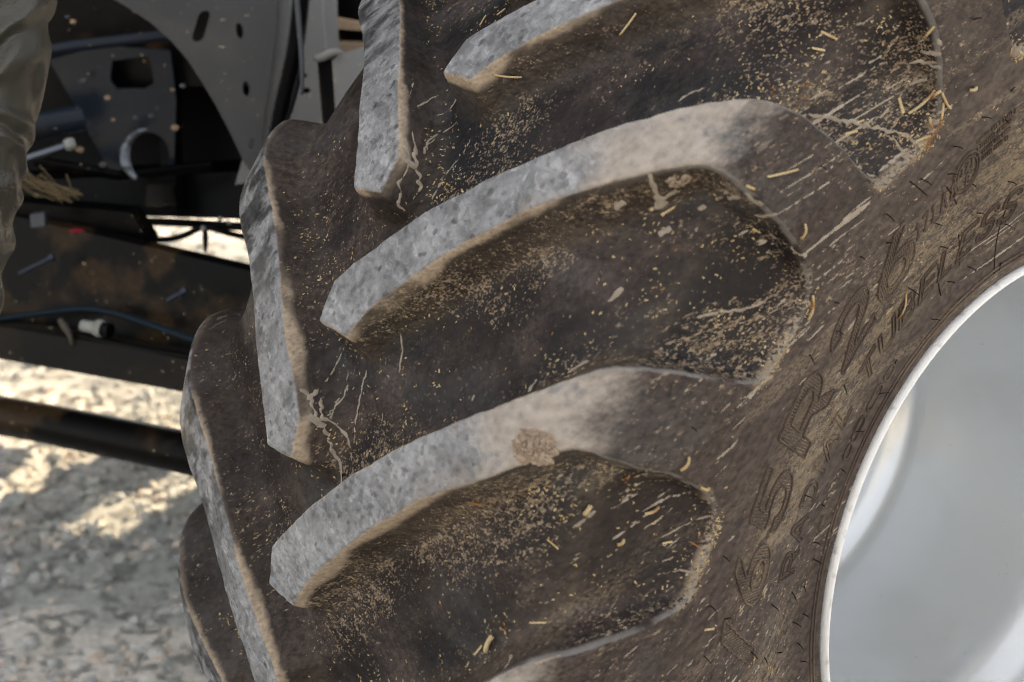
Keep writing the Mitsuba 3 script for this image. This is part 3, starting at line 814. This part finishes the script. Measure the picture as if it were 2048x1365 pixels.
mud_ribbons([(0.0035, (615, 765), (626, 786), (633, 814), (638, 841), (654, 858), (661, 881), (663, 901), (670, 927), (672, 953), (670, 971)),
             (0.0030, (687, 760), (682, 783), (672, 804), (665, 827), (661, 837)), (0.0036, (645, 778), (647, 802), (646, 820), (656, 837), (670, 850), (679, 865), (686, 883), (689, 901)),
             (0.0065, (617, 822), (635, 848), (652, 860)), (0.0055, (606, 770), (622, 790), (640, 772)), (0.0022, (678, 692), (657, 750), (631, 786)), (0.0022, (689, 734), (673, 802), (657, 833)),
             (0.0026, (725, 729), (710, 786), (699, 849), (696, 901)), (0.0030, (796, 668), (793, 708), (785, 752)), (0.0018, (757, 802), (751, 849)), (0.0014, (664, 700), (650, 735)), (0.0014, (700, 730), (688, 790))],
            'mud_runs', 'branching pale mud runs beside the lowest visible lug nose of the middle left lug')
mud_ribbons([(0.0034, (819, 250), (815, 276), (821, 303), (817, 324), (814, 345), (803, 380), (798, 396), (803, 412), (810, 436)), (0.0040, (833, 250), (835, 296), (838, 320), (843, 352), (847, 370), (843, 391)),
             (0.0030, (880, 255), (865, 268), (857, 285), (853, 303)), (0.0028, (880, 355), (865, 373), (856, 396), (850, 408)), (0.0022, (878, 179), (842, 205), (827, 216)), (0.0018, (908, 198), (864, 231)),
             (0.0022, (908, 234), (871, 267), (853, 297)), (0.0020, (941, 256), (915, 304), (875, 352), (853, 399)), (0.0016, (944, 264), (904, 344), (878, 399)), (0.0060, (812, 285), (822, 325), (842, 340)), (0.0014, (930, 268), (900, 320)),
             (0.0022, (836, 152), (825, 180), (818, 192))],
            'mud_runs', 'branching pale mud runs beside the nose of the uppermost left lug')
mud_ribbons([(0.0100, (1312, 398), (1322, 415), (1330, 428)), (0.0050, (1300, 360), (1312, 385), (1318, 400)), (0.0060, (1358, 390), (1340, 405), (1325, 412)), (0.0070, (1228, 432), (1240, 424), (1252, 416)), (0.0045, (1300, 434), (1312, 428)),
             (0.0055, (1312, 462), (1330, 452), (1342, 446)), (0.0060, (1452, 409), (1466, 408), (1474, 405)), (0.0060, (1484, 398), (1496, 412), (1520, 416)), (0.0050, (1504, 442), (1525, 446), (1560, 442)), (0.0035, (1396, 416), (1414, 410)), (0.0030, (1444, 398), (1452, 394))],
            'mud_splats', 'pale mud splats at the top of the middle pocket under the lug bend')
mud_ribbons([(0.0050, (1205, 600), (1222, 583), (1238, 566)), (0.0040, (1126, 738), (1140, 726), (1170, 712)), (0.0035, (1048, 776), (1056, 762), (1064, 752)), (0.0026, (1330, 712), (1350, 718)), (0.0016, (1352, 720), (1410, 746)), (0.0030, (1400, 640), (1440, 628), (1500, 622), (1560, 600)),
             (0.0022, (1480, 655), (1530, 638), (1596, 606)), (0.0018, (1400, 668), (1470, 640)), (0.0030, (930, 800), (938, 788)), (0.0016, (1290, 620), (1380, 575))],
            'mud_streaks', 'thin pale mud streaks drawn across the lower half of the middle pocket')
mud_ribbons([(0.0034, (1615, 222), (1680, 240), (1740, 250)), (0.0036, (1690, 238), (1760, 258), (1815, 268), (1862, 282)), (0.0030, (1345, 196), (1372, 176), (1405, 164)), (0.0040, (1772, 238), (1784, 226), (1792, 218)), (0.0024, (1782, 270), (1800, 282), (1825, 306))],
            'mud_streaks', 'thin white mud streaks across the dark end of the top pocket')
mud_ribbons([(0.0046, (1842, 108), (1850, 116), (1880, 122)), (0.0040, (1830, 132), (1846, 136), (1860, 140), (1880, 146)), (0.0024, (1808, 162), (1830, 168), (1852, 172)), (0.0050, (1872, 92), (1882, 100))],
            'mud_splats', 'grey mud splats on the right rim of the top pocket')
mud_ribbons([(0.0030, (1134, 1070), (1175, 1048), (1204, 1030)), (0.0026, (1290, 1070), (1330, 1046), (1362, 1018)), (0.0022, (1322, 1090), (1372, 1062), (1420, 1040)), (0.0024, (1340, 1110), (1356, 1094), (1374, 1080)), (0.0018, (1330, 1132), (1372, 1120)), (0.0022, (1320, 1160), (1350, 1152), (1390, 1148)),
             (0.0034, (1002, 1326), (1010, 1310), (1012, 1298)), (0.0024, (1058, 1326), (1090, 1310), (1122, 1296))],
            'mud_streaks', 'thin pale mud streaks in the lowest pocket')

c_, n_ = pixel_hit(1056, 893)
lump(c_ - n_ * 0.001, n_, 0.0165, 330, 5, 'mud_lump', 'crumbly brown mud clod on the lower edge of the lowest right lug face', 'mud')
c_, n_ = pixel_hit(1368, 372)
lump(c_, n_, 0.010, 80, 6, 'mud_lump', 'dark mud clod under the shoulder bend of the middle right lug', 'mud')
c_, n_ = pixel_hit(1966, 240)
lump(c_, n_, 0.0055, 50, 7, 'mud_lump', 'small tan mud clod on a rubber hair high on the sidewall', 'mud')

# ------------------------------------------------------------------ the machine behind the wheel
mach = thing('farm_machine', 'dark underside and grey steel plates of the farm machine behind the tyre', 'farm machine')
# the body above, mostly outside the picture: it shades the wheel
body = trimesh.creation.box(extents=(9.0, 1.75, 3.0)); body.apply_translation((-1.6, 1.90 + 0.0, 1.22 + 1.5))
obj('body', body, 'dark_steel', mach)
r_ = np.random.default_rng(40)
for k in range(9):  # unseen boxes added under the body to break up its ground shadow
    b_ = trimesh.creation.box(extents=(r_.uniform(0.12, 0.5), 0.25, 0.8)); b_.apply_translation((-3.4 + 0.47 * k + r_.uniform(-.1, .1), 2.80 + r_.uniform(-.05, .25), 1.40 - r_.uniform(-0.02, 0.30)))
    obj('added_shadow_box', b_, 'dark_steel', mach)
arc = [(225, -70), (215, -8), (260, 18), (300, 45), (345, 85), (375, 120), (400, 158), (432, 212), (455, 255), (474, 295), (490, 330), (512, 352), (522, 300), (528, 235), (540, 160), (552, 60), (560, -70)]
slot = [(402 + dx * 0.9 + dy * -0.28, 53 + dy * 0.95) for dx, dy in np.asarray(LineString([(0, -20), (0, 20)]).buffer(13).exterior.coords)[:-1]]
obj('arch_plate', plate(arc, 2.50, 0.014, [slot, ring_px(479, 62, 7, 16, -0.15), ring_px(492, 178, 7, 15, -0.1), ring_px(504, 287, 6, 11, 0)]), 'grey_steel', mach)
obj('cover_panel', plate([(500, -70), (673, -70), (676, 60), (682, 140), (690, 330), (470, 370), (505, 250), (545, 60)], 2.56, 0.010, [ring_px(610, 152, 4, 5), ring_px(613, 182, 8, 6)]), 'light_grey_steel', mach)
fold = tube([at(645, -70, 2.545), at(648, 40, 2.545), at(655, 112, 2.545)], 0.0022, 6)
obj('panel_fold', fold, 'light_grey_steel', mach, smooth=True)
obj('side_box', slab((664, 121), (745, 96), (745, 330), (676, 300), 2.42, 2.44, 0.10), 'light_grey_steel', mach)
obj('box_edge', slab((634, 117), (663.5, 121.5), (675.5, 300), (650, 300), 2.45, 2.425, 0.08), 'black_rubber', mach)
obj('weld_lip', tube([at(630, 116, 2.43), at(650, 112, 2.42), at(672, 104, 2.41), at(686, 108, 2.41)], [0.006, 0.008, 0.007, 0.004], 8, n=12), 'light_grey_steel', mach, smooth=True)
for (a, b, c, d, z, m, nm) in (((672, 38), (770, 56), (770, 66), (672, 58), 2.75, 'rust_tan', 'rail'), ((672, 59), (770, 68), (770, 88), (674, 86), 2.80, 'black_rubber', 'rail_gap'), ((674, 87), (770, 89), (770, 130), (676, 130), 2.74, 'rust_tan', 'rail'), ((660, -70), (790, -70), (790, 57), (668, 37), 2.86, 'teal_paint', 'teal_panel')):
    obj(nm, slab(a, b, c, d, z, z, 0.05), m, mach)
hole = ring_px(297, 312, 42, 47)
obj('bracket_plate', plate([(98, 121), (205, 92), (340, 102), (352, 200), (348, 330), (262, 338), (219, 342), (180, 270), (140, 195)], 2.72, 0.016, [hole, [(224, 122), (300, 112), (308, 168), (290, 178), (232, 178), (220, 160)]]), 'blue_black_steel', mach)
ringp = [at(297 + 47 * math.cos(t), 312 + 52 * math.sin(t), 2.705) for t in np.linspace(math.radians(118), math.radians(268), 26)]
obj('worn_ring', tube(ringp, [0.004, 0.0095, 0.009, 0.007, 0.003], 8), 'worn_metal', mach, smooth=True)
obj('top_rail', tube([at(40, 112, 2.66), at(150, 92, 2.66), at(350, 68, 2.66)], 0.011, 10), 'blue_black_steel', mach, smooth=True)
obj('inner_panel', plate([(40, 140), (82, 126), (100, 124), (124, 166), (149, 212), (67, 232), (30, 240)], 2.76, 0.01), 'olive_steel', mach)
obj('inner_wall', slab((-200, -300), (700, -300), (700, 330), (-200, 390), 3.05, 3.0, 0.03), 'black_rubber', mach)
obj('hydraulic_cylinder', tube([at(20, 262, 2.62), at(166, 236, 2.66)], 0.024, 16), 'blue_black_steel', mach, smooth=40)
obj('piston_rod', tube([at(10, 333, 2.58), at(140, 290, 2.62)], 0.0085, 12), 'chrome', mach, smooth=40)
obj('rod_end', tube([at(130, 292, 2.61), at(150, 286, 2.615)], [0.010, 0.012, 0.009], 12, n=6), 'white_metal', mach, smooth=40)
obj('cross_tube', tube([at(70, 322, 2.66), at(240, 352, 2.72), at(420, 332, 2.80)], 0.010, 10), 'dark_steel', mach, smooth=True)
obj('lower_frame', slab((-200, 372), (700, 335), (700, 446), (-200, 418), 2.95, 2.85, 0.5), 'dark_steel', mach)
obj('post', slab((318, 130), (350, 128), (352, 420), (322, 420), 2.82, 2.82, 0.05), 'dark_steel', mach)
obj('gear_case', tube([at(320, 372, 2.80), at(322, 412, 2.80)], [0.026, 0.030], 14), 'olive_steel', mach, smooth=40)
rod = tube([at(236, 441, 2.93), at(360, 446, 2.85), at(520, 456, 2.75)], 0.0085, 8)
obj('brake_rod', rod, 'dark_steel', mach, smooth=True)
for u, v in ((440, 438), (458, 445), (406, 457)):
    obj('clip', trimesh.creation.icosphere(subdivisions=2, radius=0.0045).apply_translation(at(u, v, 2.73)), 'white_metal', mach, smooth=True)
for k, (u, v) in enumerate(((135, 34), (146, 44), (206, 330), (345, 180), (366, 172), (350, 256), (270, 236), (215, 196), (168, 162), (226, 240), (302, 233), (160, 300))):
    s_ = 0.0035 + 0.0015 * (k % 3)
    m_ = trimesh.creation.icosphere(subdivisions=1, radius=s_); m_.vertices *= [1.2, 0.6, 0.9]
    obj('soil_crumb', m_.apply_translation(at(u, v, 2.69)), 'rust_tan' if k % 2 else 'worn_metal', mach, smooth=True)

axle = thing('steering_axle', 'black dirt-crusted axle beam and tie rod running away under the machine', 'axle')
obj('beam', slab((-160, 388), (600, 566), (600, 745), (-160, 650), 2.95, 2.45, 0.04), 'mud_steel', axle)
obj('beam_end', slab((-160, 386), (262, 426), (300, 486), (-160, 480), 2.92, 2.70, 0.06), 'dark_steel', axle)
obj('channel', slab((-160, 628), (600, 752), (600, 826), (-160, 690), 2.82, 2.36, 0.035), 'olive_steel', axle)
obj('channel_shelf', hexa([at(-160, 604, 2.90), at(600, 735, 2.46), at(600, 753, 2.365), at(-160, 629, 2.825)], [p - np.array([0, 0, 0.006]) for p in (at(-160, 604, 2.90), at(600, 735, 2.46), at(600, 753, 2.365), at(-160, 629, 2.825))]), 'olive_steel', axle)
obj('lip', tube([at(150, 672, 2.62), at(300, 702, 2.53), at(600, 750, 2.355)], 0.006, 8), 'mud_steel', axle, smooth=True)
obj('tie_rod', tube([at(-160, 802, 2.86), at(110, 851, 2.66), at(600, 952, 2.30)], 0.0365, 22), 'mud_steel', axle, smooth=True)
for u, v in ((211, 703), (265, 716), (318, 731)):  # ochre discs stand in for holes with lit ground showing through
    z = 2.82 - 0.46 * (u + 160) / 760 - 0.004
    m_ = trimesh.creation.cylinder(radius=0.011, height=0.012, sections=20); m_.apply_transform(trimesh.transformations.rotation_matrix(math.pi / 2, [1, 0, 0])); m_.vertices *= [0.85, 1, 1.15]
    obj('hole_disc', m_.apply_translation(at(u, v, z)), 'ochre', axle, smooth=40)
for (u0, v0, u1, v1, z) in ((38, 548, 103, 516, 2.70), (334, 602, 368, 583, 2.50)):
    bk = obj('bolt', tube([at(u0, v0, z), at(u1, v1, z)], 0.0045, 8), 'bolt_steel', axle, smooth=40)
    obj('bolt_head', tube([at(u1 - 4, v1 + 2, z), at(u1 + 5, v1 - 2, z)], 0.0080, 6), 'bolt_steel', bk)
obj('marker', trimesh.creation.icosphere(subdivisions=2, radius=0.010).apply_scale([1.5, 0.6, 0.45]).apply_translation(at(155, 462, 2.72)), 'red_plastic', axle, smooth=True, label='small red tag')
obj('bracket', slab((60, 430), (88, 426), (90, 452), (62, 456), 2.72, 2.72, 0.02), 'grey_steel', axle)

# hoses and fittings
P = np.array([at(*q, 2.44) for q in ((606, -70), (600, 20), (588, 110), (570, 190), (556, 260), (545, 330))])
t = np.linspace(0, len(P) - 1, 260)
Pc_ = CubicSpline(np.arange(len(P)), P)(t)
obj('corrugated_hose', tube(Pc_, 0.0135 + 0.0016 * np.sign(np.sin(np.arange(260) * 2 * np.pi / 4 + 0.3)), 16), 'black_rubber', smooth=50, label='black corrugated hose hanging down the grey panel behind the tyre', cat='hose')
obj('cable', tube([at(*q, 2.42) for q in ((592, -70), (597, 20), (601, 90), (600, 140), (592, 185), (578, 230), (560, 270))], 0.0036, 8, n=50), 'black_rubber', smooth=True, label='thin black cable looping beside the corrugated hose', cat='cable')
obj('conduit', tube([at(*q, 2.415) for q in ((590, -70), (594, 0), (599, 60), (604, 130), (603, 190))], [0.0048, 0.0050, 0.0045, 0.0032], 8, n=40), 'grey_steel', smooth=True, label='grey conduit in front of the corrugated hose', cat='conduit')
obj('blue_hose', tube([at(*q) for q in ((-120, 650, 2.78), (0, 638, 2.74), (100, 625, 2.70), (180, 619, 2.65), (260, 636, 2.58), (330, 660, 2.52), (420, 690, 2.45))], 0.0062, 10, n=60), 'blue_hose_rubber', smooth=True, label='thin dull blue hose arching along the axle channel', cat='hose')
fit_ = thing('hose_fitting', 'whitish metal hose fitting with a collar lying on the axle channel', 'fitting')
obj('sleeve', tube([at(166, 652, 2.60), at(196, 657, 2.585)], 0.0105, 14), 'white_metal', fit_, smooth=40)
obj('collar', tube([at(194, 656, 2.585), at(207, 659, 2.58)], [0.0150, 0.0160, 0.0150], 14, n=5), 'white_metal', fit_, smooth=40)
obj('cap', tube([at(207, 659, 2.58), at(221, 662, 2.575)], 0.0130, 14), 'black_rubber', fit_, smooth=40)
obj('clamp', tube([at(120, 640, 2.62), at(128, 652, 2.615), at(138, 668, 2.61), (at(143, 690, 2.61))], [0.005, 0.007, 0.005, 0.003], 8, n=14), 'dull_metal', fit_, smooth=True)
obj('drain_hose', tube([at(*q, 2.80) for q in ((262, 470), (300, 478), (345, 478), (380, 466), (404, 456), (440, 462), (490, 474), (540, 476))], 0.0062, 8, n=50), 'black_rubber', smooth=True, label='black hose sagging across the bright gap under the machine', cat='hose')
obj('hanging_wire', tube([at(408, 452, 2.74), at(411, 480, 2.74), at(410, 505, 2.74)], [0.0045, 0.006, 0.003], 8, n=10), 'black_rubber', smooth=True, label='short wire end hanging in the bright gap', cat='wire')
for k in range(1):
    r_ = np.random.default_rng(77); V, F = [], []
    for i in range(46):
        a0 = at(52 + r_.normal(0, 22), 354 + r_.normal(0, 10), 2.58 + r_.normal(0, .012)); a1 = at(138 + r_.normal(0, 16), 392 + r_.normal(0, 9), 2.58 + r_.normal(0, .012))
        m_ = tube([a0, (a0 + a1) / 2 + r_.normal(0, 0.005, 3), a1], 0.0011, 4); V.append(m_.vertices); F.append(m_.faces + sum(len(q) for q in V[:-1]))
    obj('straw_bunch', trimesh.Trimesh(np.vstack(V), np.vstack(F), process=False), 'dusty_straw', label='small bunch of dusty straw caught on the machine frame at the left', cat='straw')

# the creased leather-like sleeve at the left edge
def sleeve():
    n, m = 260, 150
    cl = np.array([at(-44, -90, 1.66), at(-30, 60, 1.66), at(-52, 250, 1.67), at(-75, 430, 1.68), at(-100, 620, 1.69), at(-112, 760, 1.70)])
    C = CubicSpline(np.linspace(0, 1, len(cl)), cl)(np.linspace(0, 1, n))
    rad = np.interp(np.linspace(0, 1, n), [0, .18, .4, .6, .8, 1], np.array([132, 126, 116, 106, 92, 84]) / 2918.8 * 1.67)
    g = np.linspace(0, 2 * np.pi, m, endpoint=False)
    A_, B_ = np.array([1.0, 0, 0]), np.array([0, -1.0, 0])
    L = np.concatenate([[0], np.cumsum(np.linalg.norm(np.diff(C, axis=0), axis=1))])
    G, LL = np.meshgrid(g, L)
    q = np.stack([np.cos(G) * 1.6, np.sin(G) * 1.6, LL * 11], -1)
    warp = 2.6 * (meshkit.fbm(q * 0.9, 2, seed=6) - 0.5)
    fr = LL / 0.050 + 1.05 * np.sin(G + 0.9) + 0.40 * np.sin(2 * G + LL * 27) + 0.6 * warp
    cell = np.floor(fr); x_ = fr - cell
    side_ = np.where(np.mod(cell, 2) == 0, 1.0, -1.0)
    fold = np.exp(-((x_ - 0.5 - 0.12 * side_ * np.sin(3 * G)) / 0.24) ** 2)
    amp = 0.30 + 1.0 * meshkit.fbm(q * 0.7 + 5, 2, seed=12)
    disp = 0.0110 * (fold - 0.4) * amp + 0.003 * (meshkit.fbm(q * 1.2, 2, seed=3) - 0.5)
    V = C[:, None, :] + (rad[:, None] + disp)[..., None] * (np.cos(G)[..., None] * A_ + np.sin(G)[..., None] * B_)
    i = np.arange(n * m).reshape(n, m); j = np.roll(i, -1, axis=1)
    f = np.stack([i[:-1], i[1:], j[1:], j[:-1]], -1).reshape(-1, 4)
    return trimesh.Trimesh(V.reshape(-1, 3), np.vstack([f[:, [0, 1, 2]], f[:, [0, 2, 3]]]), process=False)


obj('leather_sleeve', sleeve(), 'leather', smooth=True, label='creased olive grey leather-like sleeve hanging at the left edge', cat='sleeve')
